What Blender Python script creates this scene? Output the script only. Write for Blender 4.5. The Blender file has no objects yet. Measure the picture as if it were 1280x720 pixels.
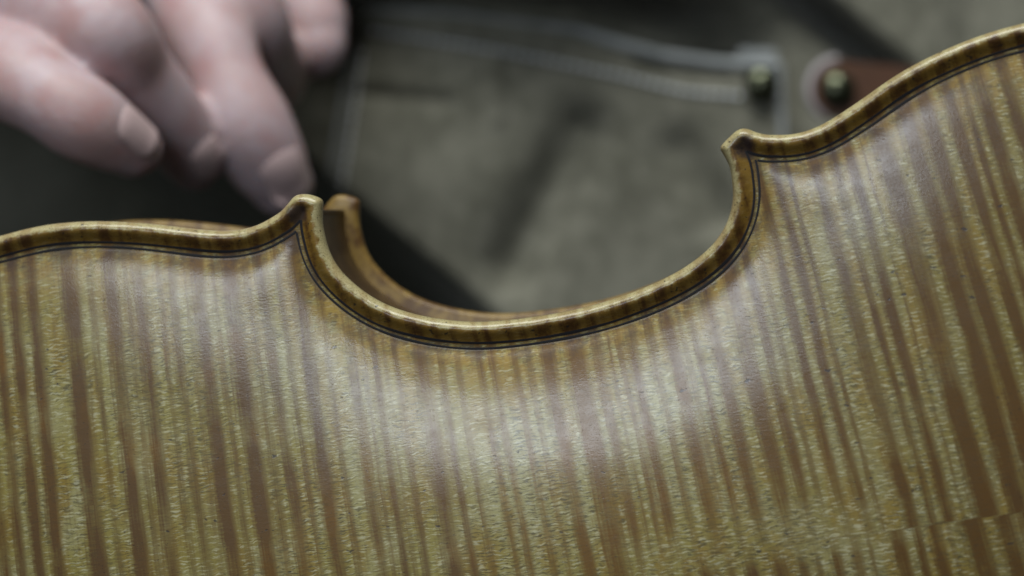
import bpy, bmesh, math, random
import numpy as np
from mathutils import Vector, Matrix
from mathutils.geometry import delaunay_2d_cdt

random.seed(7); rng = np.random.default_rng(7)
scene = bpy.context.scene
COL = scene.collection
R = math.radians

# ------------------------------------------------------------------ camera
CAM_D = 0.42                       # camera to the violin's back, metres
FOCAL, SENSOR = 81.7, 36.0
cam_d = bpy.data.cameras.new('camera'); cam = bpy.data.objects.new('camera', cam_d); COL.objects.link(cam)
cam.location = (0, -CAM_D, 0); cam.rotation_euler = (R(90), 0, 0)
cam_d.lens = FOCAL; cam_d.sensor_width = SENSOR; cam_d.clip_start = 0.01; cam_d.clip_end = 50
cam_d.dof.use_dof = True; cam_d.dof.focus_distance = 0.421; cam_d.dof.aperture_fstop = 7.4; cam_d.dof.aperture_blades = 0
scene.camera = cam

# ------------------------------------------------------------------ world and lamps
w = bpy.data.worlds.new('World'); scene.world = w; w.use_nodes = True
bg = w.node_tree.nodes['Background']; bg.inputs[0].default_value = (0.80, 0.95, 1.0, 1); bg.inputs[1].default_value = 0.022

def area_lamp(name, direction_az, elevation, dist, sx, sy, power, color, target=(0, 0, 0)):
    ld = bpy.data.lights.new(name, 'AREA'); ld.shape = 'RECTANGLE'; ld.size = sx; ld.size_y = sy
    ld.energy = power; ld.color = color
    o = bpy.data.objects.new(name, ld); COL.objects.link(o)
    a, e = R(direction_az), R(elevation)
    d = Vector((math.sin(a) * math.cos(e), -math.cos(a) * math.cos(e), math.sin(e)))
    o.location = Vector(target) + d * dist
    o.rotation_euler = d.to_track_quat('Z', 'Y').to_euler()
    return o
area_lamp('window_light', -20, 16, 1.0, 0.40, 0.16, 2.6, (0.82, 0.91, 1.0))
area_lamp('overhead_light', -16, 66, 1.2, 0.85, 0.55, 19.0, (0.97, 1.0, 0.97))

scene.view_settings.view_transform = 'Standard'
scene.view_settings.look = 'None'
scene.view_settings.exposure = 0.0
scene.view_settings.gamma = 1.0
scene.view_settings.use_curve_mapping = False

# ------------------------------------------------------------------ helpers
def P(px, py, depth):
    """point in the room seen at picture position px,py at a distance (mm) in front of the camera"""
    s = depth * 0.001 * SENSOR / FOCAL / 1280.0
    return Vector(((px - 640) * s, depth * 0.001 - CAM_D, (360 - py) * s))

def empty(name, loc=(0, 0, 0), label=None, cat=None):
    o = bpy.data.objects.new(name, None); COL.objects.link(o); o.location = loc
    if label: o['label'] = label
    if cat: o['category'] = cat
    return o

def link(name, me, mat, parent=None, smooth=True):
    o = bpy.data.objects.new(name, me); COL.objects.link(o)
    if mat: me.materials.append(mat)
    if parent: o.parent = parent
    if smooth:
        me.polygons.foreach_set('use_smooth', [True] * len(me.polygons))
    return o

def mesh(verts, faces):
    me = bpy.data.meshes.new('m'); me.from_pydata([tuple(v) for v in verts], [], faces); me.update(); return me

def bm_mesh(bm):
    me = bpy.data.meshes.new('m'); bm.to_mesh(me); bm.free(); return me

def smoothstep(a, b, x):
    t = np.clip((x - a) / (b - a), 0, 1); return t * t * (3 - 2 * t)

def catmull(pts, n):
    p = [Vector(q) for q in pts]
    p = [p[0] * 2 - p[1]] + p + [p[-1] * 2 - p[-2]]
    out = []
    for i in range(1, len(p) - 2):
        for k in range(n):
            t = k / n
            a, b, c, d = p[i - 1], p[i], p[i + 1], p[i + 2]
            out.append(0.5 * ((2 * b) + (c - a) * t + (2 * a - 5 * b + 4 * c - d) * t * t + (3 * b - a - 3 * c + d) * t ** 3))
    out.append(p[-2].copy())
    return out

class NT:
    """small wrapper for building node graphs"""
    def __init__(self, name):
        self.mat = bpy.data.materials.new(name); self.mat.use_nodes = True
        self.nt = self.mat.node_tree; self.n = self.nt.nodes; self.l = self.nt.links
        self.bsdf = self.n['Principled BSDF']
    def put(self, sock, v):
        if isinstance(v, bpy.types.NodeSocket): self.l.new(v, sock)
        elif v is not None:
            if isinstance(v, (tuple, list)) and len(v) == 3 and sock.type == 'RGBA': v = (*v, 1)
            sock.default_value = v
    def m(self, op, a, b=None, c=None, clamp=False):
        nd = self.n.new('ShaderNodeMath'); nd.operation = op; nd.use_clamp = clamp
        for i, v in enumerate((a, b, c)):
            if v is not None: self.put(nd.inputs[i], v)
        return nd.outputs[0]
    def comb(self, x, y, z=0.0):
        nd = self.n.new('ShaderNodeCombineXYZ')
        for i, v in enumerate((x, y, z)): self.put(nd.inputs[i], v)
        return nd.outputs[0]
    def noise(self, vec, scale=1.0, detail=2.0, rough=0.5, dist=0.0):
        nd = self.n.new('ShaderNodeTexNoise'); nd.noise_dimensions = '3D'
        self.put(nd.inputs['Vector'], vec); nd.inputs['Scale'].default_value = scale
        nd.inputs['Detail'].default_value = detail; nd.inputs['Roughness'].default_value = rough
        nd.inputs['Distortion'].default_value = dist
        return nd.outputs['Fac']
    def rng(self, v, a, b, c=0.0, d=1.0, kind='SMOOTHSTEP'):
        nd = self.n.new('ShaderNodeMapRange'); nd.interpolation_type = kind; nd.clamp = True
        for k, q in zip(('Value', 'From Min', 'From Max', 'To Min', 'To Max'), (v, a, b, c, d)): self.put(nd.inputs[k], q)
        return nd.outputs['Result']
    def mix(self, f, a, b, mode='MIX'):
        nd = self.n.new('ShaderNodeMix'); nd.data_type = 'RGBA'; nd.blend_type = mode
        self.put(nd.inputs[0], f); self.put(nd.inputs[6], a); self.put(nd.inputs[7], b)
        return nd.outputs[2]
    def obj_mm(self):
        tc = self.n.new('ShaderNodeTexCoord'); vm = self.n.new('ShaderNodeVectorMath'); vm.operation = 'SCALE'
        self.l.new(tc.outputs['Object'], vm.inputs[0]); vm.inputs[3].default_value = 1000.0
        sp = self.n.new('ShaderNodeSeparateXYZ'); self.l.new(vm.outputs[0], sp.inputs[0])
        return vm.outputs[0], sp.outputs[0], sp.outputs[1], sp.outputs[2]
    def attr(self, name):
        nd = self.n.new('ShaderNodeAttribute'); nd.attribute_name = name; return nd.outputs['Fac']
    def bump(self, h, strength, dist):
        nd = self.n.new('ShaderNodeBump'); nd.inputs['Strength'].default_value = strength
        nd.inputs['Distance'].default_value = dist; self.put(nd.inputs['Height'], h)
        self.l.new(nd.outputs[0], self.bsdf.inputs['Normal']); return nd
    def ramp(self, v, stops, interp='EASE'):
        nd = self.n.new('ShaderNodeValToRGB'); cr = nd.color_ramp; cr.interpolation = interp
        self.put(nd.inputs[0], v)
        while len(cr.elements) > 1: cr.elements.remove(cr.elements[-1])
        for i, (p, g) in enumerate(stops):
            e = cr.elements[0] if i == 0 else cr.elements.new(p)
            e.position = p
            e.color = (g, g, g, 1) if not isinstance(g, tuple) else (*g, 1)
        sp = self.n.new('ShaderNodeSeparateColor'); self.l.new(nd.outputs[0], sp.inputs[0])
        return sp.outputs[0] if not isinstance(stops[0][1], tuple) else nd.outputs[0]
    def set(self, **kw):
        for k, v in kw.items(): self.put(self.bsdf.inputs[k.replace('_', ' ')], v)

# ------------------------------------------------------------------ the violin's plane
YAW, PITCH = R(-8.0), R(2.0)
# local x to the right, y up, z towards the camera
VM = Matrix.Rotation(YAW, 4, 'Z') @ Matrix.Rotation(R(90) + PITCH, 4, 'X')
VINV = VM.inverted()
CAM = Vector((0, -CAM_D, 0))
def unproj(px, py):
    """picture position -> millimetres on the violin's own plane"""
    d = P(px, py, 420) - CAM
    o = VINV @ CAM; dl = VINV.to_3x3() @ d
    t = -o.z / dl.z; q = o + dl * t
    return (q.x * 1000, q.y * 1000)

# half outline from the upper end to the lower end (upper edge in the picture)
UP = [(-432, 868), (-428, 780), (-402, 655), (-345, 535), (-255, 425), (-155, 352), (-70, 314), (0, 294), (31, 285.3), (62, 279.6), (94, 277), (117, 276.3),
      (156, 277.4), (200, 281.4), (240, 286.2), (268, 289.3), (290, 289), (309, 286), (327, 279.5), (346, 266.5), (358, 253.5)]
TIP1 = [(363, 247.5), (368, 244), (375, 242.5), (383, 243), (392, 245.5), (398, 248.5)]
CB = [(400.5, 253), (400.3, 262), (400, 274), (401, 288), (404, 305), (409, 321), (419, 336), (433, 350.5), (450, 364.5), (468, 376.3), (489, 385.8), (513, 393),
      (536, 398), (560, 401.5), (591, 403.6), (622, 402), (654, 398.5), (685, 394), (711, 389), (738, 382.8), (763, 375.5), (787, 367), (811, 357.5), (834, 347), (857, 333.8),
      (878, 318.5), (896, 301.5), (908, 282), (915, 262), (917.5, 245), (916, 227.5), (911, 208), (904, 194)]
TIP2 = [(900, 187), (900.5, 182.5), (905, 177), (913, 169), (920, 163), (927, 160.2), (935, 161)]
LOW = [(944, 164.5), (957, 168), (970, 169.7), (990, 168.8), (1008, 165), (1024, 158), (1040, 148.8), (1060, 135), (1080, 121.8), (1111, 98.8), (1142, 80.3), (1174, 64.5),
       (1205, 51), (1236, 39.8), (1260, 32.8), (1280, 28), (1340, 15), (1420, 7), (1510, 13), (1600, 40), (1700, 97), (1800, 185), (1880, 300), (1935, 430), (1962, 560), (1970, 678)]
half_px = UP + TIP1 + CB + TIP2 + LOW
half = [Vector((*unproj(*p), 0)) for p in half_px]
A0, A1 = half[0], half[-1]
axis = (A1 - A0).normalized(); axn = Vector((-axis.y, axis.x, 0))
def reflect(p):
    d = (p - A0).dot(axn); return p - axn * 2 * d

# dense, smoothed half curve
curve = np.array([v[:2] for v in catmull(half, 40)])
def resample(c, step_fn):
    seg = np.linalg.norm(np.diff(c, axis=0), axis=1); s = np.concatenate([[0], np.cumsum(seg)])
    out, t = [], 0.0
    while t < s[-1]:
        x = np.interp(t, s, c[:, 0]); y = np.interp(t, s, c[:, 1]); out.append((x, y)); t += step_fn(x, y)
    out.append(tuple(c[-1])); return np.array(out)
fine = resample(curve, lambda x, y: 0.15)
tipc = [np.array(unproj(382, 247)), np.array(unproj(915, 172))]
k = np.exp(-0.5 * (np.arange(-60, 61) / 18.0) ** 2); k /= k.sum()
pad = np.vstack([np.repeat(fine[:1], 60, 0), fine, np.repeat(fine[-1:], 60, 0)])
sm = np.stack([np.convolve(pad[:, i], k, 'valid') for i in range(2)], 1)
dtip = np.minimum(*[np.linalg.norm(fine - t, axis=1) for t in tipc])
wgt = smoothstep(4.5, 8.5, dtip)[:, None]
fine = fine * (1 - wgt) + sm * wgt
fine[0], fine[-1] = curve[0], curve[-1]
XL, XR = unproj(-70, 300)[0], unproj(1350, 300)[0]
hc = resample(fine, lambda x, y: 0.32 if XL < x < XR else 2.2)
mir = np.array([reflect(Vector((*p, 0)))[:2] for p in resample(fine, lambda x, y: 2.2)])
OUT = np.vstack([hc, mir[::-1][1:-1]])          # closed, clockwise
area2 = np.sum(OUT[:, 0] * np.roll(OUT[:, 1], -1) - np.roll(OUT[:, 0], -1) * OUT[:, 1])
tan = np.roll(OUT, -1, 0) - np.roll(OUT, 1, 0); tan /= np.linalg.norm(tan, axis=1)[:, None]
NRM = np.stack([-tan[:, 1], tan[:, 0]], 1) * (1 if area2 > 0 else -1)   # inward

def sdf(pts):
    """signed distance to the outline, positive inside (mm)"""
    A = OUT; B = np.roll(OUT, -1, 0); E = B - A; L2 = (E ** 2).sum(1)
    res = np.empty(len(pts))
    for i in range(0, len(pts), 3000):
        p = pts[i:i + 3000]
        ap0 = p[:, None, 0] - A[None, :, 0]; ap1 = p[:, None, 1] - A[None, :, 1]
        t = np.clip((ap0 * E[None, :, 0] + ap1 * E[None, :, 1]) / L2[None], 0, 1)
        d = np.hypot(ap0 - t * E[None, :, 0], ap1 - t * E[None, :, 1]).min(1)
        y = p[:, None, 1]
        cond = (A[None, :, 1] > y) != (B[None, :, 1] > y)
        xi = A[None, :, 0] + (y - A[None, :, 1]) / np.where(np.abs(E[:, 1]) < 1e-12, 1e-12, E[:, 1])[None] * E[None, :, 0]
        ins = ((cond & (p[:, None, 0] < xi)).sum(1) % 2) == 1
        res[i:i + 3000] = np.where(ins, d, -d)
    return res

def inset(d, eps=0.012):
    """clean offset line: points and the outline index each came from"""
    q = OUT + NRM * d
    ok = sdf(q) > d - eps
    idx = np.nonzero(ok)[0]
    return q[idx], idx

# smooth arching over the outline
half_np = hc.copy()
G = 1.5; ARCH_H = 9.6
gx = np.arange(OUT[:, 0].min() - 6, OUT[:, 0].max() + 6, G); gy = np.arange(OUT[:, 1].min() - 6, OUT[:, 1].max() + 6, G)
GX, GY = np.meshgrid(gx, gy)
gd = sdf(np.stack([GX.ravel(), GY.ravel()], 1)).reshape(GX.shape)
def blur(a, sig):
    r = int(math.ceil(sig / G * 3)); kk = np.exp(-0.5 * (np.arange(-r, r + 1) * G / sig) ** 2); kk /= kk.sum()
    a = np.apply_along_axis(lambda v: np.convolve(np.pad(v, r, 'edge'), kk, 'valid'), 0, a)
    return np.apply_along_axis(lambda v: np.convolve(np.pad(v, r, 'edge'), kk, 'valid'), 1, a)
# half width of the body along its length, eased over the corners
ha = (half_np - np.array(A0[:2])) @ np.array(axis[:2]); hwid = (half_np - np.array(A0[:2])) @ np.array(axn[:2])
hs = np.arange(0, (A1 - A0).length, 2.0); order = np.argsort(ha); hww = np.abs(np.interp(hs, ha[order], hwid[order]))
kk_ = np.exp(-0.5 * (np.arange(-40, 41) * 2.0 / 13.0) ** 2); kk_ /= kk_.sum(); hww = np.convolve(np.pad(hww, 40, 'edge'), kk_, 'valid')
W_ = np.maximum(np.interp((GX - A0[0]) * axis[0] + (GY - A0[1]) * axis[1], hs, hww), 52.0)
tq = np.clip((gd - 4.6) / (W_ - 2.0), 0, 1)
mid_s = (np.array(unproj(660, 400)) - np.array(A0[:2])) @ np.array(axis[:2])
along = ((GX - A0[0]) * axis[0] + (GY - A0[1]) * axis[1] - mid_s) / 118.0
raw = ARCH_H * np.maximum(1 - .52 * along ** 2, .4) * (1 - (1 - tq) ** 2)      # highest at the waist, falling to both ends
b1, b2, b3 = blur(raw, 3.0), blur(raw, 8.0), blur(raw, 14.0)
w1, w2 = smoothstep(6, 17, gd), smoothstep(18, 42, gd)
arch = (b1 * (1 - w1) + b2 * w1) * (1 - w2) + b3 * w2
arch = np.where(gd < 3.0, 0, arch)
def arch_at(p):
    fx = np.clip((p[:, 0] - gx[0]) / G, 0, len(gx) - 1.001); fy = np.clip((p[:, 1] - gy[0]) / G, 0, len(gy) - 1.001)
    i = fx.astype(int); j = fy.astype(int); u = fx - i; v = fy - j
    return (arch[j, i] * (1 - u) * (1 - v) + arch[j, i + 1] * u * (1 - v) + arch[j + 1, i] * (1 - u) * v + arch[j + 1, i + 1] * u * v)

PROF = np.array([(0, -2.0), (.04, -1.55), (.12, -1.2), (.25, -.86), (.45, -.53), (.7, -.27), (1.0, -.09), (1.3, -.01), (1.5, 0), (1.8, -.05), (2.2, -.22), (2.6, -.46),
                 (3.0, -.70), (3.4, -.90), (3.8, -1.03), (4.3, -1.10), (5.0, -1.12), (6, -1.1), (7, -1.08), (12, -1.05), (300, -1.05)])
def dents(p):
    x, y = p[:, 0], p[:, 1]
    return (.45 * np.sin(.83 * x + 1.7 * np.sin(.31 * y + .21 * x)) * np.sin(.71 * y + .9 * np.sin(.43 * x)) + .35 * np.sin(1.9 * x + 1.1 * y + 2 * np.sin(.6 * x - .8 * y)) + .3 * np.sin(2.7 * y - 1.3 * x + np.sin(1.1 * x)))
def top_z(p, d):
    return .055 * dents(p) * smoothstep(.1, 1.0, d) * smoothstep(3.6, 2.4, d) + np.interp(d, PROF[:, 0], PROF[:, 1]) + arch_at(p) * smoothstep(4.9, 7.0, d)

def build_plate(rings, grid):
    pts = [OUT]; 
    for d in rings:
        pts.append(inset(d)[0])
    gxx, gyy = np.meshgrid(np.arange(OUT[:, 0].min(), OUT[:, 0].max(), grid), np.arange(OUT[:, 1].min(), OUT[:, 1].max(), grid))
    gp = np.stack([gxx.ravel(), gyy.ravel()], 1) + rng.uniform(-.3, .3, (gxx.size, 2)) * grid * .4
    gp = gp[sdf(gp) > rings[-1] + grid * 0.6]
    pts.append(gp)
    allp = np.vstack(pts); n0 = len(OUT)
    edges = [(i, (i + 1) % n0) for i in range(n0)]
    v2, e2, f2, ov, oe, of = delaunay_2d_cdt([Vector(p) for p in allp], edges, [], 1, 1e-5)
    vp = np.array([(v.x, v.y) for v in v2])
    d = np.maximum(sdf(vp), 0); z = top_z(vp, d)
    verts = [(x, y, zz) for (x, y), zz in zip(vp, z)]
    faces = []
    for f in f2:
        a, b, c = (vp[f[0]], vp[f[1]], vp[f[2]])
        cr = (b[0] - a[0]) * (c[1] - a[1]) - (b[1] - a[1]) * (c[0] - a[0])
        faces.append(tuple(f) if cr > 0 else tuple(reversed(f)))
    # rounded lower lip and the flat underside
    base = len(verts); sk = [(0.0, -2.0), (0.0, -2.5), (.15, -3.05), (.55, -3.5), (1.1, -3.7)]
    for (dd, zz) in sk:
        q = OUT + NRM * dd
        verts += [(x, y, zz) for x, y in q]
    for r in range(len(sk) - 1):
        for i in range(n0):
            j = (i + 1) % n0
            f = (base + r * n0 + i, base + r * n0 + j, base + (r + 1) * n0 + j, base + (r + 1) * n0 + i)
            faces.append(f if area2 < 0 else tuple(reversed(f)))
    cap = base + (len(sk) - 1) * n0
    cv2 = [Vector(verts[cap + i][:2]) for i in range(n0)]
    c2, _, cf, cov, _, _ = delaunay_2d_cdt(cv2, edges, [], 1, 1e-6)
    cb = len(verts); verts += [(v.x, v.y, -3.7) for v in c2]
    faces += [tuple(cb + i for i in f) for f in cf]
    bm = bmesh.new()
    bv = [bm.verts.new(v) for v in verts]
    for f in faces:
        try: bm.faces.new([bv[i] for i in f])
        except ValueError: pass
    bmesh.ops.remove_doubles(bm, verts=bm.verts, dist=1e-4)
    bmesh.ops.recalc_face_normals(bm, faces=bm.faces)
    return bm

# ------------------------------------------------------------------ materials of the violin
YR = unproj(640, 450)[1]
def ux(px): return unproj(px, 450)[0]
# dark flames where they cross the row at mid height: position, half width (px), depth of tone
FL = [(-70, 8, .7), (-40, 7, .8), (-16, 6, .6), (4, 6, .7), (27, 7, .85), (52, 8, .9), (100, 10, .95), (126, 4, .3), (152, 9, .8), (172, 4, .3), (188, 8, .6), (214, 4, .3), (230, 6, .45), (246, 3, .2),
      (262, 9, .95), (282, 4, .35), (304, 10, .95), (326, 5, .35), (345, 7, .6), (366, 4, .4), (388, 8, .85), (412, 4, .4), (440, 6, .5), (454, 3, .3), (468, 5, .6), (480, 3, .2), (494, 4, .5), (526, 10, .75), (550, 5, .6), (572, 4, .35),
      (600, 4, .45), (616, 5, .55), (645, 5, .5), (663, 4, .3), (686, 8, .85), (722, 12, 1.0), (750, 6, .6), (766, 3, .3), (780, 4, .5), (796, 7, .75), (822, 5, .55), (847, 8, .9), (862, 3, .3), (876, 5, .55), (902, 8, .8),
      (937, 10, .95), (965, 7, .75), (984, 4, .4), (1007, 7, .8), (1031, 7, .85), (1048, 4, .5), (1085, 10, .95), (1111, 6, .75), (1132, 8, .95), (1152, 3, .3), (1180, 15, 1.0), (1220, 13, .95), (1249, 12, .95), (1284, 10, 1.0), (1306, 6, .8), (1330, 11, .9), (1365, 10, .9), (1400, 8, .8)]

def maple(name):
    t = NT(name); vec, x, y, z = t.obj_mm()
    dy = t.m('SUBTRACT', YR, y)
    # flames lean, a little more towards the lower bout
    u = t.m('DIVIDE', t.m('SUBTRACT', x, t.m('MULTIPLY', dy, 0.205)), t.m('ADD', 1.0, t.m('MULTIPLY', dy, 0.00092)))
    v = t.m('SUBTRACT', y, t.m('MULTIPLY', x, 0.15))
    # a break in the figure low on the lower bout side
    bl = t.m('SUBTRACT', t.m('ADD', y, 44.5), t.m('MULTIPLY', t.m('SUBTRACT', x, 52.0), 0.15))      # distance above the break
    bl = t.m('ADD', bl, t.m('MULTIPLY', t.m('SUBTRACT', t.noise(vec, .25, 2), .5), .9))
    below = t.m('MULTIPLY', t.rng(bl, 0.14, -0.14), t.rng(x, 22, 34))
    u = t.m('ADD', u, t.m('MULTIPLY', below, 3.0))
    wv = t.comb(t.m('MULTIPLY', u, .055), t.m('MULTIPLY', y, .03), 0.0)
    u2 = t.m('ADD', u, t.m('MULTIPLY', t.m('SUBTRACT', t.noise(wv, 1.0, 2.0), .5), 1.8))
    st = t.noise(t.comb(t.m('MULTIPLY', u, 2.6), t.m('MULTIPLY', y, .10), 3.0), 1.0, 3.0, .6)
    fr = t.noise(t.comb(t.m('MULTIPLY', u, .5), t.m('MULTIPLY', v, 3.0), 8.0), 1.0, 3.0, .6)
    u2 = t.m('ADD', u2, t.m('ADD', t.m('MULTIPLY', t.m('SUBTRACT', st, .5), .7), t.m('MULTIPLY', t.m('SUBTRACT', fr, .5), 1.1)))
    lo, hi, parts = ux(-100), ux(1430), 17
    span = (hi - lo) / parts; total = None
    def tone(q):
        v = 1.0
        for (px, hw, dk) in FL:
            c = ux(px); r = abs(q - c) / ((ux(px + hw) - c) * (.92 if px < 1000 else .78))
            if r < 2.1:
                g = 1 - float(smoothstep(.2, 2.1, np.array(r))); v *= 1 - min(1.0, dk ** .55) * g
        return 1 - v
    for k in range(parts):
        a, b = lo + k * span, lo + (k + 1) * span
        rr = t.ramp(t.m('DIVIDE', t.m('SUBTRACT', u2, a), span), [(i_ / 30, tone(a + span * i_ / 30)) for i_ in range(31)], 'LINEAR')
        rr = t.m('MULTIPLY', rr, t.m('MULTIPLY', t.m('GREATER_THAN', u2, a), t.m('LESS_THAN', u2, b + 1e-5)))
        total = rr if total is None else t.m('ADD', total, rr)
    D = t.m('ADD', total, 0.0, clamp=True)
    # figure beyond the part in view
    far = t.rng(t.noise(t.comb(t.m('MULTIPLY', u2, .16), t.m('MULTIPLY', y, .012), 0.0), 1.0, 2.0), .45, .6)
    outm = t.m('MAXIMUM', t.rng(u2, lo + 4, lo), t.rng(u2, hi - 4, hi))
    D = t.m('ADD', D, t.m('MULTIPLY', far, outm), clamp=True)
    # flames come and go along their length; faint ones between
    amp = t.noise(t.comb(t.m('MULTIPLY', u, .10), t.m('MULTIPLY', y, .065), 5.0), 1.0, 2.0)
    D = t.m('MULTIPLY', D, t.rng(amp, .34, .60, .80, 1.22))
    thin = t.noise(t.comb(t.m('MULTIPLY', u2, 1.1), t.m('MULTIPLY', y, .04), 9.0), 1.0, 2.0)
    D = t.m('ADD', D, t.rng(thin, .5, .72, 0, .22))
    fade = t.m('MULTIPLY', t.m('MULTIPLY', t.rng(bl, 9.0, 2.0), t.rng(bl, -4.5, -1.0)), t.m('MULTIPLY', t.rng(x, 18, 28), t.rng(x, 78, 60)))
    D = t.m('MULTIPLY', D, t.m('SUBTRACT', 1.0, t.m('MULTIPLY', fade, .62)))
    D = t.m('ADD', D, t.m('MULTIPLY', t.m('SUBTRACT', st, .5), .85))
    D = t.m('ADD', D, t.m('MULTIPLY', t.m('SUBTRACT', fr, .5), .62), clamp=True)
    # colours
    big = t.noise(vec, .018, 3.0); mid = t.noise(vec, .09, 3.0); yl = t.noise(t.comb(t.m('MULTIPLY', u, .22), t.m('MULTIPLY', y, .07), 2.0), 1.0, 3.0)
    light = t.mix(t.rng(mid, .38, .64), (.278, .234, .066), (.325, .296, .134))
    light = t.mix(t.rng(x, 15, 90, 0, .45), light, (.185, .140, .042))  # browner to the right, with falloff of light put into the colour
    light = t.mix(t.rng(yl, .45, .66, 0, .8), light, (.250, .170, .034))
    dark = t.mix(t.rng(big, .40, .60), (.112, .062, .024), (.150, .078, .016))
    dark = t.mix(t.rng(mid, .5, .72, 0, .6), dark, (.185, .086, .012))
    lowr = t.rng(x, 15, 80, 0, .55); dark = t.mix(lowr, dark, (.070, .036, .013))  # flames browner to the right, vignette darkening mixed into their tone
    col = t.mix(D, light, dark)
    jl = t.m('MULTIPLY', t.m('MULTIPLY', t.rng(t.m('ABSOLUTE', bl), .28, .05), t.rng(x, 30, 50)), t.rng(mid, .44, .62, 0, .3))
    col = t.mix(jl, col, (.07, .045, .015))
    # flecks and pores of the maple across the flames
    wob = t.m('MULTIPLY', t.m('SUBTRACT', t.noise(vec, .55, 2.0), .5), 1.1)
    vv = t.m('ADD', v, wob)
    fl = t.noise(t.comb(t.m('MULTIPLY', u, .46), t.m('MULTIPLY', vv, 3.7), 0.0), 1.0, 2.0, .55)
    flk = t.m('MULTIPLY', t.rng(fl, .50, .60), t.rng(D, .95, .15, .35, 1.0))
    patch = t.rng(t.noise(vec, .07, 2.0), .36, .60, .35, 1.0)
    flk = t.m('MULTIPLY', flk, patch)
    col = t.mix(t.m('MULTIPLY', flk, .74), col, (.060, .050, .028))
    fl2 = t.noise(t.comb(t.m('MULTIPLY', u, .45), t.m('MULTIPLY', vv, 2.9), 31.0), 1.0, 2.0, .5)
    brt = t.m('MULTIPLY', t.rng(fl2, .52, .66), t.rng(D, .7, .1))
    col = t.mix(t.m('MULTIPLY', brt, .55), col, (.56, .54, .37))
    pore = t.rng(t.noise(t.comb(t.m('MULTIPLY', u, 1.3), t.m('MULTIPLY', vv, 5.0), 12.0), 1.0, 1.0), .69, .74)
    col = t.mix(t.m('MULTIPLY', pore, .8), col, (.03, .024, .018))
    spots = t.rng(t.noise(t.comb(t.m('MULTIPLY', u, .42), t.m('MULTIPLY', vv, .9), 77.0), 1.0, 1.5), .715, .75)
    col = t.mix(t.m('MULTIPLY', spots, .75), col, (.03, .026, .03))
    # worn edge, amber varnish left in the channel, grime along the inlay
    e = t.attr('edge'); ne = t.noise(vec, .5, 4.0, .62); nf = t.noise(vec, 1.6, 3.0, .6)
    ej = t.m('ADD', e, t.m('MULTIPLY', t.m('SUBTRACT', ne, .5), 3.0))
    marg = t.m('MULTIPLY', t.rng(e, 4.35, 4.05), t.rng(ej, .95, 1.55))
    amber = t.mix(t.rng(t.m('ADD', t.m('MULTIPLY', D, .8), t.m('ADD', t.m('MULTIPLY', t.m('SUBTRACT', nf, .5), .9), t.m('MULTIPLY', t.m('SUBTRACT', ne, .5), 1.3))), .05, 1.0), (.200, .108, .015), (.070, .029, .007))
    col = t.mix(t.m('MULTIPLY', marg, .88), col, amber)
    crest = t.rng(ej, 1.5, .8)
    worn = t.mix(t.rng(D, .3, .9, 0, .55), (.42, .36, .185), (.28, .19, .075))
    worn = t.mix(t.m('MULTIPLY', t.rng(t.noise(vec, 3.2, 3.0, .7), .50, .66), .7), worn, (.15, .11, .04))
    col = t.mix(t.m('MULTIPLY', crest, .9), col, worn)
    edge_amb = t.m('MULTIPLY', t.m('MULTIPLY', t.rng(e, 19.0, 6.0), t.rng(e, 4.2, 4.8)), t.rng(ne, .36, .60, .2, 1.0))
    col = t.mix(t.m('MULTIPLY', edge_amb, .72), col, t.mix(D, (.30, .185, .035), (.125, .066, .022)))
    grime = t.m('MULTIPLY', t.m('MULTIPLY', t.rng(e, 10.0, 5.2), t.rng(e, 3.3, 3.9)), t.rng(t.noise(vec, .17, 6.0, .74), .44, .58))
    col = t.mix(t.m('MULTIPLY', grime, .62), col, (.040, .026, .026))
    dots = t.m('MULTIPLY', t.rng(t.noise(vec, 1.1, 1.0), .70, .74), t.rng(e, 4.5, 3.0))
    col = t.mix(t.m('MULTIPLY', dots, .8), col, (.025, .02, .015))
    for cp in [unproj(371, 267), unproj(929, 184)]:
        nd = t.n.new('ShaderNodeVectorMath'); nd.operation = 'DISTANCE'
        t.l.new(t.comb(x, y, 0.0), nd.inputs[0]); nd.inputs[1].default_value = (cp[0], cp[1], 0)
        dist = t.m('ADD', nd.outputs['Value'], t.m('MULTIPLY', t.m('SUBTRACT', ne, .5), 3.2))
        col = t.mix(t.rng(dist, 2.7, 1.0, 0, .85), col, (.030, .020, .022))
    t.set(Base_Color=col, Roughness=t.rng(fl, .3, .8, .42, .58, 'LINEAR'), IOR=1.45)
    t.set(Specular_IOR_Level=.3, Coat_Weight=t.m('MULTIPLY', .75, t.m('MAXIMUM', t.rng(t.attr('edge'), 4.6, 9.0, .25, 1.0), t.rng(t.attr('edge'), 3.6, 3.0, 0, .8))), Coat_Roughness=t.m('MULTIPLY', t.rng(t.noise(vec, .35, 3.0), .3, .7, .16, .25, 'LINEAR'), t.rng(t.attr('edge'), 3.6, 6.0, 1.25, 1.0)), Coat_IOR=1.5)
    h = t.m('ADD', t.m('MULTIPLY', fl, .6), t.m('MULTIPLY', t.noise(vec, 2.2, 3.0), .7))
    h = t.m('SUBTRACT', h, t.m('MULTIPLY', t.m('ADD', pore, spots), .6))
    b = t.bump(h, .10, .00018); t.l.new(b.outputs[0], t.bsdf.inputs['Coat Normal'])
    return t.mat

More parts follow.
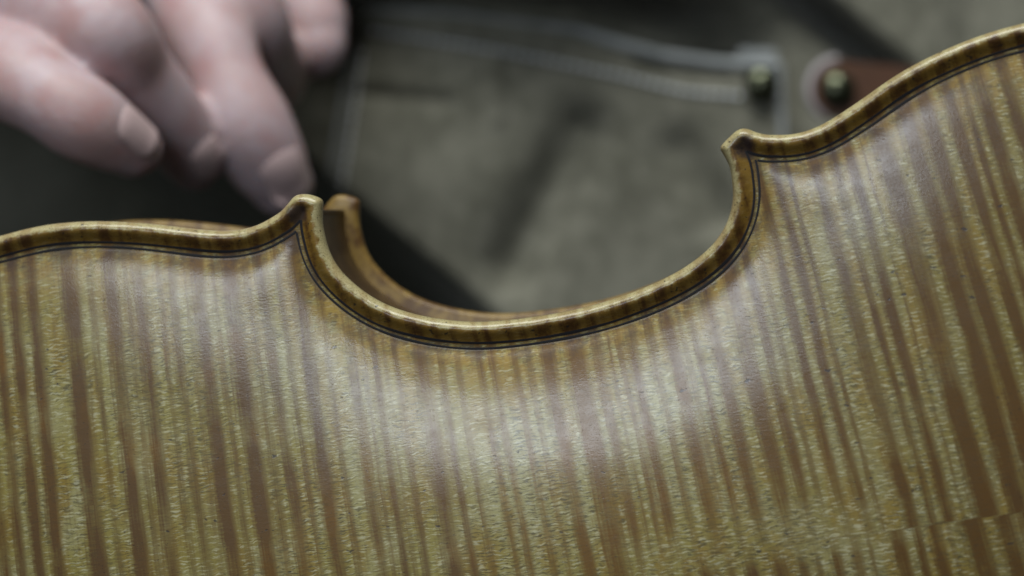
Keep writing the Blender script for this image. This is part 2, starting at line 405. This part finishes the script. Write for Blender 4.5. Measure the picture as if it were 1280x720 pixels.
def varnished(name, c1, c2, fx, fy):
    t = NT(name); vec, x, y, z = t.obj_mm()
    n = t.noise(t.comb(t.m('MULTIPLY', x, fx), t.m('MULTIPLY', y, fy), t.m('MULTIPLY', z, .1)), 1.0, 3.0)
    n2 = t.noise(vec, .4, 3.0)
    col = t.mix(t.rng(t.m('ADD', n, t.m('MULTIPLY', t.m('SUBTRACT', n2, .5), .4)), .35, .65), c1, c2)
    t.set(Base_Color=col, Roughness=.5, Specular_IOR_Level=.25, Coat_Weight=.25, Coat_Roughness=.3)
    t.bump(n2, .15, .0002)
    return t.mat

MAPLE = maple('flamed_maple_varnished')
RIBM = varnished('rib_maple', (.075, .045, .020), (.040, .022, .010), .35, .1)
BELLY = varnished('belly_spruce', (.230, .145, .038), (.105, .054, .016), .35, .25)
tp = NT('purfling_black'); tp.set(Base_Color=(.013, .012, .014), Roughness=.55, Specular_IOR_Level=.3)
PURF = tp.mat

# ------------------------------------------------------------------ the violin
violin = empty('violin', (0, 0, 0), 'flamed maple violin body seen from its back, edges worn pale around the dark inlay', 'violin')
violin.matrix_world = VM
S = 0.001
bm = build_plate([.04, .12, .25, .45, .7, 1.0, 1.3, 1.5, 1.8, 2.2, 2.6, 3.0, 3.3, 3.55, 3.85, 4.15, 4.35, 4.52, 4.80, 5.08, 5.5, 6.2, 7.4, 9.0], 1.5)
ev = np.array([(v.co.x, v.co.y) for v in bm.verts]); ez = np.array([v.co.z for v in bm.verts]); ed = np.maximum(sdf(ev), 0)
ed = np.where(ez < -1.99, np.where(ed < 1.3, 0, ed), ed)
bmesh.ops.scale(bm, vec=(S, S, S), verts=bm.verts)
me = bm_mesh(bm)
at = me.attributes.new('edge', 'FLOAT', 'POINT'); at.data.foreach_set('value', ed.astype(np.float32))
back = link('back_plate', me, MAPLE, violin)

# where the four corners sit along the outline
def nearest(p): return int(np.argmin(((OUT - np.array(p)) ** 2).sum(1)))
cu, cl = unproj(383, 243), unproj(908, 172)
i_cu, i_cl = nearest(cu), nearest(cl)
i_cl2, i_cu2 = nearest(reflect(Vector((*cl, 0)))[:2]), nearest(reflect(Vector((*cu, 0)))[:2])
N = len(OUT)
i_low = nearest(A1[:2])
SEGS = {'upper': (i_cu2, i_cu), 'c_near': (i_cu, i_cl), 'lower': (i_cl, i_cl2), 'c_far': (i_cl2, i_cu2)}
def seg_range(a, b): return [i % N for i in range(a, b + 1 if b > a else b + N + 1)]

for d0 in (3.85, 4.80):
    lines = {}
    ww = .21 + .05 * np.sin(np.arange(N) * .11 + d0) * np.sin(np.arange(N) * .037)
    wob = .05 * np.sin(np.arange(N) * .061 + d0 * 3)
    for wd in (-1, 0, 1):
        lines[wd] = OUT + NRM * (d0 + wob + wd * ww)[:, None]
    okc = sdf(lines[0]) > d0 - .09
    for key, (a, b) in SEGS.items():
        ids = [i for i in seg_range(a, b) if okc[i]]
        vs, fs = [], []
        for i in ids:
            for wd, lift in ((-1, .03), (0, .06), (1, .03)):
                p = lines[wd][i]; zz = top_z(p[None], np.array([d0 + wob[i] + wd * ww[i]]))[0] + lift
                vs.append((p[0] * S, p[1] * S, zz * S))
        for r in range(len(ids) - 1):
            o = r * 3
            for c in (0, 1): fs.append((o + c, o + c + 1, o + c + 4, o + c + 3))
        m_ = mesh(vs, fs); bmx = bmesh.new(); bmx.from_mesh(m_)
        for f in bmx.faces:
            if f.normal.z < 0: f.normal_flip()
        bmx.to_mesh(m_); bmx.free()
        link('purfling_strand', m_, PURF, back)

# ribs: six thin walls between the plates
Z0, Z1 = -3.6, -34.0
rp, ri = inset(2.9); pos = {int(i): p for i, p in zip(ri, rp)}
rp2, ri2 = inset(4.0)
cuts = [(0, i_cu), (i_cu, i_cl), (i_cl, i_low), (i_low, i_cl2), (i_cl2, i_cu2), (i_cu2, 0)]
for a, b in cuts:
    ids = [i for i in seg_range(a, b) if i in pos]
    o_ = [pos[i] for i in ids]; n_ = [pos[i] + NRM[i] * 1.1 for i in ids]
    vs, fs = [], []
    for p, q in zip(o_, n_):
        vs += [(p[0] * S, p[1] * S, Z0 * S), (p[0] * S, p[1] * S, Z1 * S), (q[0] * S, q[1] * S, Z1 * S), (q[0] * S, q[1] * S, Z0 * S)]
    for r in range(len(ids) - 1):
        for c in range(4):
            o = r * 4; fs.append((o + c, o + (c + 1) % 4, o + 4 + (c + 1) % 4, o + 4 + c))
    m_ = mesh(vs, fs); bmx = bmesh.new(); bmx.from_mesh(m_); bmesh.ops.recalc_face_normals(bmx, faces=bmx.faces); bmx.to_mesh(m_); bmx.free()
    rb = link('rib', m_, RIBM, violin, smooth=False)

bm = build_plate([.12, .35, .7, 1.3, 2.0, 3.0, 4.2, 6.0, 9.0], 3.0)
bmesh.ops.scale(bm, vec=(S, S, -S), verts=bm.verts)
bmesh.ops.translate(bm, vec=(0, 0, (Z1 - 3.7) * S), verts=bm.verts)
bmesh.ops.recalc_face_normals(bm, faces=bm.faces)
link('belly_plate', bm_mesh(bm), BELLY, violin)

# ------------------------------------------------------------------ the work apron behind
def cloth(name, c1, c2, weave=1.0):
    t = NT(name); vec, x, y, z = t.obj_mm()
    wx = t.m('SINE', t.m('MULTIPLY', t.m('ADD', x, t.m('MULTIPLY', z, .6)), 5.2)); wz = t.m('SINE', t.m('MULTIPLY', z, 5.2))
    n = t.noise(vec, .05, 4.0); n2 = t.noise(vec, .8, 3.0)
    col = t.mix(t.rng(t.m('ADD', n, t.m('MULTIPLY', t.m('SUBTRACT', t.noise(vec, .22, 4.0), .5), 1.1)), .25, .75), c1, c2)
    t.set(Base_Color=col, Roughness=.88, Specular_IOR_Level=.2, Sheen_Weight=.15, Sheen_Roughness=.5)
    t.bump(t.m('ADD', t.m('MULTIPLY', wx, wz), t.m('MULTIPLY', n2, 1.2)), .35 * weave, .0003)
    return t.mat
CLOTH = cloth('apron_canvas', (.140, .136, .104), (.225, .217, .172))
EDGEC = cloth('apron_hem_canvas', (.25, .265, .265), (.34, .355, .36))
tt = NT('thread'); tt.set(Base_Color=(.66, .68, .71), Roughness=.7); THREAD = tt.mat
tl = NT('leather'); vec, x, y, z = tl.obj_mm()
nn = tl.noise(vec, .25, 4.0); tl.set(Base_Color=tl.mix(nn, (.060, .024, .010), (.095, .038, .016)), Roughness=.5); tl.bump(tl.noise(vec, 1.5, 3.0), .3, .0003); LEATHER = tl.mat
tl = NT('leather_cut_edge'); tl.set(Base_Color=(.34, .31, .32), Roughness=.7); LEDGE = tl.mat
tb = NT('dark_brass'); tb.set(Base_Color=(.075, .08, .05), Metallic=.85, Roughness=.25); BRASS = tb.mat

AD = 622.0
apron = empty('work_apron', P(640, 360, AD), 'grey olive canvas work apron with stitched pocket, rivets and leather tab behind the violin', 'apron')
AO = apron.location.copy()
def seg_dist(x, y, a, b):
    ax, ay = a; bx, by = b; dx, dy = bx - ax, by - ay
    t = np.clip(((x - ax) * dx + (y - ay) * dy) / (dx * dx + dy * dy), 0, 1)
    return np.hypot(x - ax - t * dx, y - ay - t * dy), t
hem_pts = [(380, 10), (440, 8), (500, 10), (560, 13), (640, 24), (720, 34), (770, 50), (830, 66), (900, 76), (980, 80)]
hx, hy = np.array([p[0] for p in hem_pts], float), np.array([p[1] for p in hem_pts], float)
def shade_recess(x, y):
    """depth added at the lower left, shaped to darken the cloth like a cast shadow"""
    return 210 * smoothstep(0, 1, np.clip(((y - 225) - (x - 430) * .82) / 230.0, 0, 1))
def body_depth(x, y):
    """depth (mm) of the apron's body behind the pocket"""
    d = AD + 12 + 5 * np.sin(x * .006 + y * .004 + 1.0) + 3 * np.sin(x * .013 - y * .011)
    above = np.interp(x, hx, hy) - y
    d = d + 42 * np.exp(-((above - 15) / 60.0) ** 2) * smoothstep(1000, 800, x)       # hollow behind the pocket's mouth
    d = d - 55 * smoothstep(40, 170, above) * smoothstep(1050, 600, x)                # the bib bulges out above it
    sd, t = seg_dist(x, y, (930, -60), (1125, 105))
    side = ((x - 930) * 165 - (y + 60) * 195)
    d = d + 26 * np.exp(-(sd / 15.0) ** 2)                                             # deep crease
    d = d - np.where(side > 0, 12, -2) * smoothstep(4, 36, sd)                        # the panel right of it lies further forward
    d = d + shade_recess(x, y)  # pushed back so the cloth goes dark, in place of a shadow
    sd, t = seg_dist(x, y, (1225, -80), (1205, 200))
    d = d + 4 * np.exp(-(sd / 28.0) ** 2)
    return d
nx, ny = 240, 150
xs = np.linspace(-900, 2100, nx); ys = np.linspace(-520, 1500, ny)
XX, YY = np.meshgrid(xs, ys); DD = body_depth(XX, YY)
def grid_mesh(XX, YY, DD):
    vs = [P(a, b, c) - AO for a, b, c in zip(XX.ravel(), YY.ravel(), DD.ravel())]
    r, c = XX.shape
    fs = [(j * c + i, (j + 1) * c + i, (j + 1) * c + i + 1, j * c + i + 1) for j in range(r - 1) for i in range(c - 1)]
    return mesh(vs, fs)
def solid(o, th, offset=0):
    md = o.modifiers.new('thickness', 'SOLIDIFY'); md.thickness = th; md.offset = offset; return o
# grid denser where the picture looks
def dens(a, b, lo, hi, n1, n2, n3): return np.concatenate([np.linspace(a, lo, n1, False), np.linspace(lo, hi, n2, False), np.linspace(hi, b, n3)])
xs = dens(-900, 2100, 350, 1300, 50, 170, 30); ys = dens(-520, 1500, -60, 420, 40, 90, 40)
XX, YY = np.meshgrid(xs, ys)
panel = solid(link('panel', grid_mesh(XX, YY, body_depth(XX, YY)), CLOTH, apron), .0012)

# pocket
def p_left(y): return np.interp(y, [0, 20, 60, 140, 260, 420, 900], [446, 444, 436, 424, 404, 392, 380])
def p_right(y): return np.interp(y, [60, 82, 170, 400, 900], [978, 979, 983, 992, 1000])
def pocket_xy(s, t):
    """s 0..1 across, t 0..1 down"""
    x0 = 440 + s * 540
    top = np.interp(x0, hx, hy)
    y = top + t * (900 - top)
    x = p_left(y) * (1 - s) + p_right(y) * s
    return x, y
def pocket_depth(x, y, s, t):
    d = AD - 1.5 * np.ones_like(x)
    gap = np.sin(np.clip(s, 0, 1) * np.pi) ** .8
    d = d - 4.5 * gap * np.exp(-t * 3)
    sd, _ = seg_dist(x, y, (725, 165), (640, 330)); d = d + 7.5 * np.exp(-(sd / 34.0) ** 2)
    sd, _ = seg_dist(x, y, (850, 190), (900, 270)); d = d + 4 * np.exp(-(sd / 30.0) ** 2)
    sd, _ = seg_dist(x, y, (440, 118), (560, 128)); d = d + 2.2 * np.exp(-(sd / 12.0) ** 2)
    sd, _ = seg_dist(x, y, (618, 75), (622, 150)); d = d - 1.4 * np.exp(-(sd / 9.0) ** 2)
    sd, _ = seg_dist(x, y, (905, 92), (800, 84)); d = d + 1.6 * np.exp(-(sd / 9.0) ** 2)
    d = d - 3 * np.exp(-((x - 560) / 130) ** 2 - ((y - 210) / 80) ** 2)
    d = d + shade_recess(x, y)
    d = d + 8 * smoothstep(.05, 0, s)
    return d
ss = np.linspace(0, 1, 150); ts = np.concatenate([np.linspace(0, .45, 90, False), np.linspace(.45, 1, 25)])
SS, TT = np.meshgrid(ss, ts); PX, PY = pocket_xy(SS, TT)
pocket = solid(link('pocket', grid_mesh(PX, PY, pocket_depth(PX, PY, SS, TT)), CLOTH, apron), .0012)

def tube(path, rad, seg=8, flat=1.0):
    vs, fs = [], []
    n = len(path)
    for i, p in enumerate(path):
        tg = (path[min(i + 1, n - 1)] - path[max(i - 1, 0)]).normalized()
        up = Vector((0, 1, 0)); a = tg.cross(up).normalized(); b = tg.cross(a).normalized()
        r = rad[i] if hasattr(rad, '__len__') else rad
        for k in range(seg):
            an = 2 * math.pi * k / seg
            vs.append(p + a * math.cos(an) * r + b * math.sin(an) * r * flat)
    for i in range(n - 1):
        for k in range(seg):
            fs.append((i * seg + k, i * seg + (k + 1) % seg, (i + 1) * seg + (k + 1) % seg, (i + 1) * seg + k))
    fs.append(tuple(range(seg - 1, -1, -1))); fs.append(tuple(range((n - 1) * seg, n * seg)))
    return mesh(vs, fs)
def on_pocket(s, t, lift):
    x, y = pocket_xy(np.array([s]), np.array([t])); d = pocket_depth(x, y, np.array([s]), np.array([t]))[0]
    return P(x[0], y[0], d - lift) - AO
# rolled hem along the mouth and rolled side edges
link('hem_edge', tube([on_pocket(s, .004, .6) for s in np.linspace(.02, .99, 90)], [.0006 + .0009 * float(smoothstep(.38, .62, np.array(s))) for s in np.linspace(.02, .99, 90)], 10), EDGEC, pocket)
link('side_edge', tube([on_pocket(.992, t, .7) for t in np.linspace(.002, .6, 50)], .0010, 10), EDGEC, pocket)
link('side_edge', tube([on_pocket(.006, t, .5) for t in np.linspace(.05, .6, 50)], .0010, 10), EDGEC, pocket)

def stitch_row(pts, n):
    """row of short threads lying on the cloth"""
    bm = bmesh.new(); path = pts
    L = [0]
    for a, b in zip(path[:-1], path[1:]): L.append(L[-1] + (b - a).length)
    L = np.array(L); arr = np.array([tuple(p) for p in path])
    f = lambda s: Vector([float(np.interp(s, L, arr[:, i])) for i in range(3)])
    pitch = .0026; s = 0
    while s + pitch < L[-1]:
        a, b = f(s + .0003), f(s + pitch * .98); s += pitch
        mid = (a + b) / 2; ln = (b - a).length; tg = (b - a).normalized()
        M = Matrix.Translation(mid) @ tg.to_track_quat('X', 'Y').to_matrix().to_4x4() @ Matrix.Diagonal((ln / 2, .0009, .0009, 1))
        bmesh.ops.create_icosphere(bm, subdivisions=1, radius=1, matrix=M)
    return bm_mesh(bm)
def hem_t(x, y):   # t of a picture row at this column
    top = np.interp(x, hx, hy); return (y - top) / (900 - top)
st_pts = [(462, 38), (500, 44), (560, 53), (640, 66), (700, 78), (780, 95), (860, 115), (932, 121)]
row = []
for x in np.linspace(462, 932, 80):
    y = np.interp(x, [p[0] for p in st_pts], [p[1] for p in st_pts]); row.append(on_pocket((x - 440) / 540, hem_t(x, y), 1.0))
o = link('stitching', stitch_row(row, 0), THREAD, pocket); o['kind'] = 'stuff'
row = [on_pocket(.035, t, 1.0) for t in np.linspace(.06, .5, 60)]
o = link('stitching', stitch_row(row, 0), THREAD, pocket); o['kind'] = 'stuff'

def patch(cx, cy, wpx, hpx, rot, depth, th, mat, name, parent, round_left=False):
    a = math.cos(rot), math.sin(rot); out = []
    n = 14
    if round_left:
        for k in range(n + 1):
            an = math.pi / 2 + math.pi * k / n
            out.append((math.cos(an) * hpx, -math.sin(an) * hpx))
        out += [(wpx, hpx), (wpx, -hpx)]
    else:
        out = [(-wpx, -hpx), (-wpx, hpx), (wpx, hpx), (wpx, -hpx)]
    bm = bmesh.new()
    f = [bm.verts.new(P(cx + x * a[0] - y * a[1], cy + x * a[1] + y * a[0], depth) - AO) for x, y in out]
    fa = bm.faces.new(f)
    r = bmesh.ops.extrude_face_region(bm, geom=[fa])
    bmesh.ops.translate(bm, vec=(0, th, 0), verts=[v for v in r['geom'] if isinstance(v, bmesh.types.BMVert)])
    bmesh.ops.recalc_face_normals(bm, faces=bm.faces)
    bmesh.ops.bevel(bm, geom=list(bm.edges), offset=.0004, segments=2, affect='EDGES', clamp_overlap=True)
    return link(name, bm_mesh(bm), mat, parent, smooth=False)
patch(948, 68, 24, 7, 0.06, AD - 1, .004, EDGEC, 'hem_corner', pocket)

def rivet(center, r, parent, name='rivet'):
    prof = [(r, 0), (r, .25 * r), (.93 * r, .38 * r), (.78 * r, .50 * r), (.5 * r, .66 * r), (.2 * r, .73 * r)]
    vs, fs = [], []; n = 24
    for (a, b) in prof:
        for k in range(n):
            an = 2 * math.pi * k / n; vs.append((center.x + a * math.cos(an), center.y - b, center.z + a * math.sin(an)))
    for j in range(len(prof) - 1):
        for k in range(n): fs.append((j * n + k, j * n + (k + 1) % n, (j + 1) * n + (k + 1) % n, (j + 1) * n + k))
    fs.append(tuple((len(prof) - 1) * n + k for k in range(n))); fs.append(tuple(range(n - 1, -1, -1)))
    m_ = mesh(vs, fs); bmx = bmesh.new(); bmx.from_mesh(m_); bmesh.ops.recalc_face_normals(bmx, faces=bmx.faces); bmx.to_mesh(m_); bmx.free()
    return link(name, m_, BRASS, parent)
rivet(P(952, 106, AD - 5) - AO, .0046, pocket)
tab = patch(1050, 112, 190, 37, .10, AD - 22, .0035, LEATHER, 'leather_tab', apron, True)
# pale cut edge round the tab's end
path = []
for k in range(25):
    an = R(100) + R(150) * k / 24
    x, y = 38 * math.cos(an), -38 * math.sin(an)
    path.append(P(1050 + x * math.cos(.1) - y * math.sin(.1), 112 + x * math.sin(.1) + y * math.cos(.1), AD - 20.5) - AO)
link('cut_edge', tube(path, .0012, 10), LEDGE, tab)
rivet(P(1047, 112, AD - 22) - AO, .0046, tab)

# ------------------------------------------------------------------ the hand
def skin():
    t = NT('skin'); vec, x, y, z = t.obj_mm()
    n = t.noise(vec, .07, 4.0); n2 = t.noise(vec, .5, 3.0)
    col = t.mix(t.rng(n, .35, .65), (.45, .310, .310), (.50, .390, .415))
    col = t.mix(t.rng(t.noise(vec, .12, 3.0), .45, .70, 0, .4), col, (.41, .20, .19))
    t.set(Base_Color=col, Roughness=.48, Specular_IOR_Level=.4, Subsurface_Weight=.45, Subsurface_Scale=.004)
    t.bsdf.inputs['Subsurface Radius'].default_value = (1.0, .35, .2)
    h = t.m('ADD', n2, t.noise(vec, 2.0, 3.0)); t.bump(h, .25, .0004)
    return t.mat
SKIN = skin()
tn = NT('nail'); tn.set(Base_Color=(.55, .405, .405), Roughness=.16, Coat_Weight=.5, Coat_Roughness=.12); NAIL = tn.mat

person = empty('person', P(-60, -60, 505), 'bare hand with loosely bent fingers reaching down behind the violin edge', 'person')
HO = person.location.copy()
HZ = 34.0
def chain(bm, pts, n=10, flat=.92):
    """pts: (px, py, depth mm, radius mm) -> closed tapered tube with rounded ends"""
    pos = [Vector((*P(a, b, c + HZ), r * .001 * (c + HZ) / c)) for a, b, c, r in pts]
    cv = catmull(pos, n)
    p3 = [Vector(v[:3]) - HO for v in cv]; rr = [v[3] for v in cv]
    # round off the end
    tg = (p3[-1] - p3[-2]).normalized(); r = rr[-1]; base = p3[-1]
    for k in range(1, 7):
        a = math.pi / 2 * k / 6.3; p3.append(base + tg * r * 1.05 * math.sin(a)); rr.append(r * math.cos(a))
    seg = 20; rings = []
    prev = None
    for i, p in enumerate(p3):
        t = (p3[min(i + 1, len(p3) - 1)] - p3[max(i - 1, 0)]).normalized()
        if prev is None: a = t.cross(Vector((0, 1, 0))).normalized()
        else: a = (prev - t * prev.dot(t)).normalized()
        prev = a; b = t.cross(a).normalized()
        rings.append([bm.verts.new(p + a * math.cos(2 * math.pi * k / seg) * rr[i] + b * math.sin(2 * math.pi * k / seg) * rr[i] * flat) for k in range(seg)])
    for i in range(len(rings) - 1):
        for k in range(seg): bm.faces.new((rings[i][k], rings[i][(k + 1) % seg], rings[i + 1][(k + 1) % seg], rings[i + 1][k]))
    bm.faces.new(rings[0][::-1]); bm.faces.new(rings[-1])
FING = {
 'little': [(-420, -330, 575, 17), (-150, 10, 498, 11), (-60, 60, 474, 8.8), (8, 92, 458, 9.4), (58, 121, 452, 8.2), (102, 147, 452, 8.6), (140, 170, 456, 7.4), (164, 184, 459, 6.2)],
 'ring': [(-380, -400, 575, 17), (-80, -65, 500, 12), (30, -8, 480, 9.8), (120, 34, 462, 10.2), (170, 92, 470, 8.2), (206, 145, 478, 8.4), (234, 188, 484, 7.2), (242, 203, 487, 6.2)],
 'middle': [(-330, -450, 580, 17), (30, -190, 522, 12.5), (184, -90, 518, 10.0), (256, 38, 498, 10.0), (282, 100, 492, 8.8), (307, 154, 491, 9.8), (334, 203, 494, 8.8), (350, 229, 497, 7.2)],
 'index': [(-280, -480, 585, 17), (120, -250, 514, 12.5), (226, -110, 512, 10.6), (294, 12, 504, 10.8), (320, 66, 516, 9.6), (334, 94, 530, 9.2), (332, 114, 544, 7.8)],
 'thumb': [(-300, -420, 590, 19), (-20, -330, 585, 16), (200, -200, 566, 12.5), (305, -110, 550, 9.6), (358, -25, 538, 10.6), (386, 30, 532, 9.4), (394, 54, 530, 7.6)],
}
bm = bmesh.new()
for k_, v_ in FING.items(): chain(bm, v_)
# forearm and wrist
chain(bm, [(-1500, -1100, 760, 44), (-1000, -850, 690, 40), (-650, -640, 630, 30), (-430, -470, 592, 26), (-330, -400, 578, 24), (-150, -220, 540, 20)], 8, .8)
chain(bm, [(-360, -400, 580, 22), (-200, -220, 545, 20), (-40, -100, 520, 15)], 8, .7)
chain(bm, [(-330, -440, 585, 22), (-80, -260, 548, 20), (80, -180, 520, 14)], 8, .7)
bmesh.ops.recalc_face_normals(bm, faces=bm.faces)
tmp = bpy.data.objects.new('hand_tmp', bm_mesh(bm)); COL.objects.link(tmp)
md = tmp.modifiers.new('r', 'REMESH'); md.mode = 'VOXEL'; md.voxel_size = .0011; md.adaptivity = 0
md = tmp.modifiers.new('s', 'SMOOTH'); md.iterations = 7; md.factor = .5
dg = bpy.context.evaluated_depsgraph_get(); dg.update()
hm = bpy.data.meshes.new_from_object(tmp.evaluated_get(dg))
bpy.data.objects.remove(tmp)
hm.materials.clear()
link('hand', hm, SKIN, person)

from mathutils.bvhtree import BVHTree
HB = BVHTree.FromPolygons([v.co.copy() for v in hm.vertices], [tuple(p.vertices) for p in hm.polygons])
def nail(cx, cy, depth, axis_px, out_dir, wdt, ln, lift):
    """thin curved plate bedded on the fingertip: each point is dropped onto the skin"""
    c = P(cx, cy, depth + HZ) - HO
    ax = (P(cx + axis_px[0], cy + axis_px[1], depth + HZ + axis_px[2]) - HO - c).normalized()
    o = Vector(out_dir); o = (o - ax * o.dot(ax)).normalized(); sd = ax.cross(o).normalized()
    vs, fs = [], []; nu, nv = 11, 13
    for j in range(nv):
        v = j / (nv - 1) * 2 - 1
        for i in range(nu):
            u = i / (nu - 1) * 2 - 1
            wid = wdt * (1 - .45 * abs(v) ** 5)
            st = c + ax * v * ln + sd * u * wid
            hit = HB.ray_cast(st + o * .03, -o, .06)
            p = hit[0] if hit[0] is not None and abs((hit[0] - st).dot(o) - lift) < .0035 else st + o * (lift - .0016 * u * u)
            k_ = min(1.0, (v + 1) / .7); vs.append(p + o * (-.0004 + .0008 * k_ * (2 - k_) - .0004 * u ** 4 + (.0006 * max(0, v - .7))))
    for j in range(nv - 1):
        for i in range(nu - 1): fs.append((j * nu + i, j * nu + i + 1, (j + 1) * nu + i + 1, (j + 1) * nu + i))
    bmx = bmesh.new(); m_ = mesh(vs, fs); bmx.from_mesh(m_)
    bmesh.ops.smooth_vert(bmx, verts=bmx.verts, factor=.5, use_axis_x=True, use_axis_y=True, use_axis_z=True)
    bmx.to_mesh(m_); bmx.free()
    return solid(link('fingernail', m_, NAIL, person), .0005)
nail(150, 176, 457, (62, 37, 7), (.22, -.80, .50), .0046, .0058, .0066)
nail(343, 217, 495, (43, 75, 6), (.25, -.92, .22), .0056, .0066, .0078)
nail(236, 192, 485, (36, 58, 9), (.25, -.85, .35), .0044, .0052, .0064)
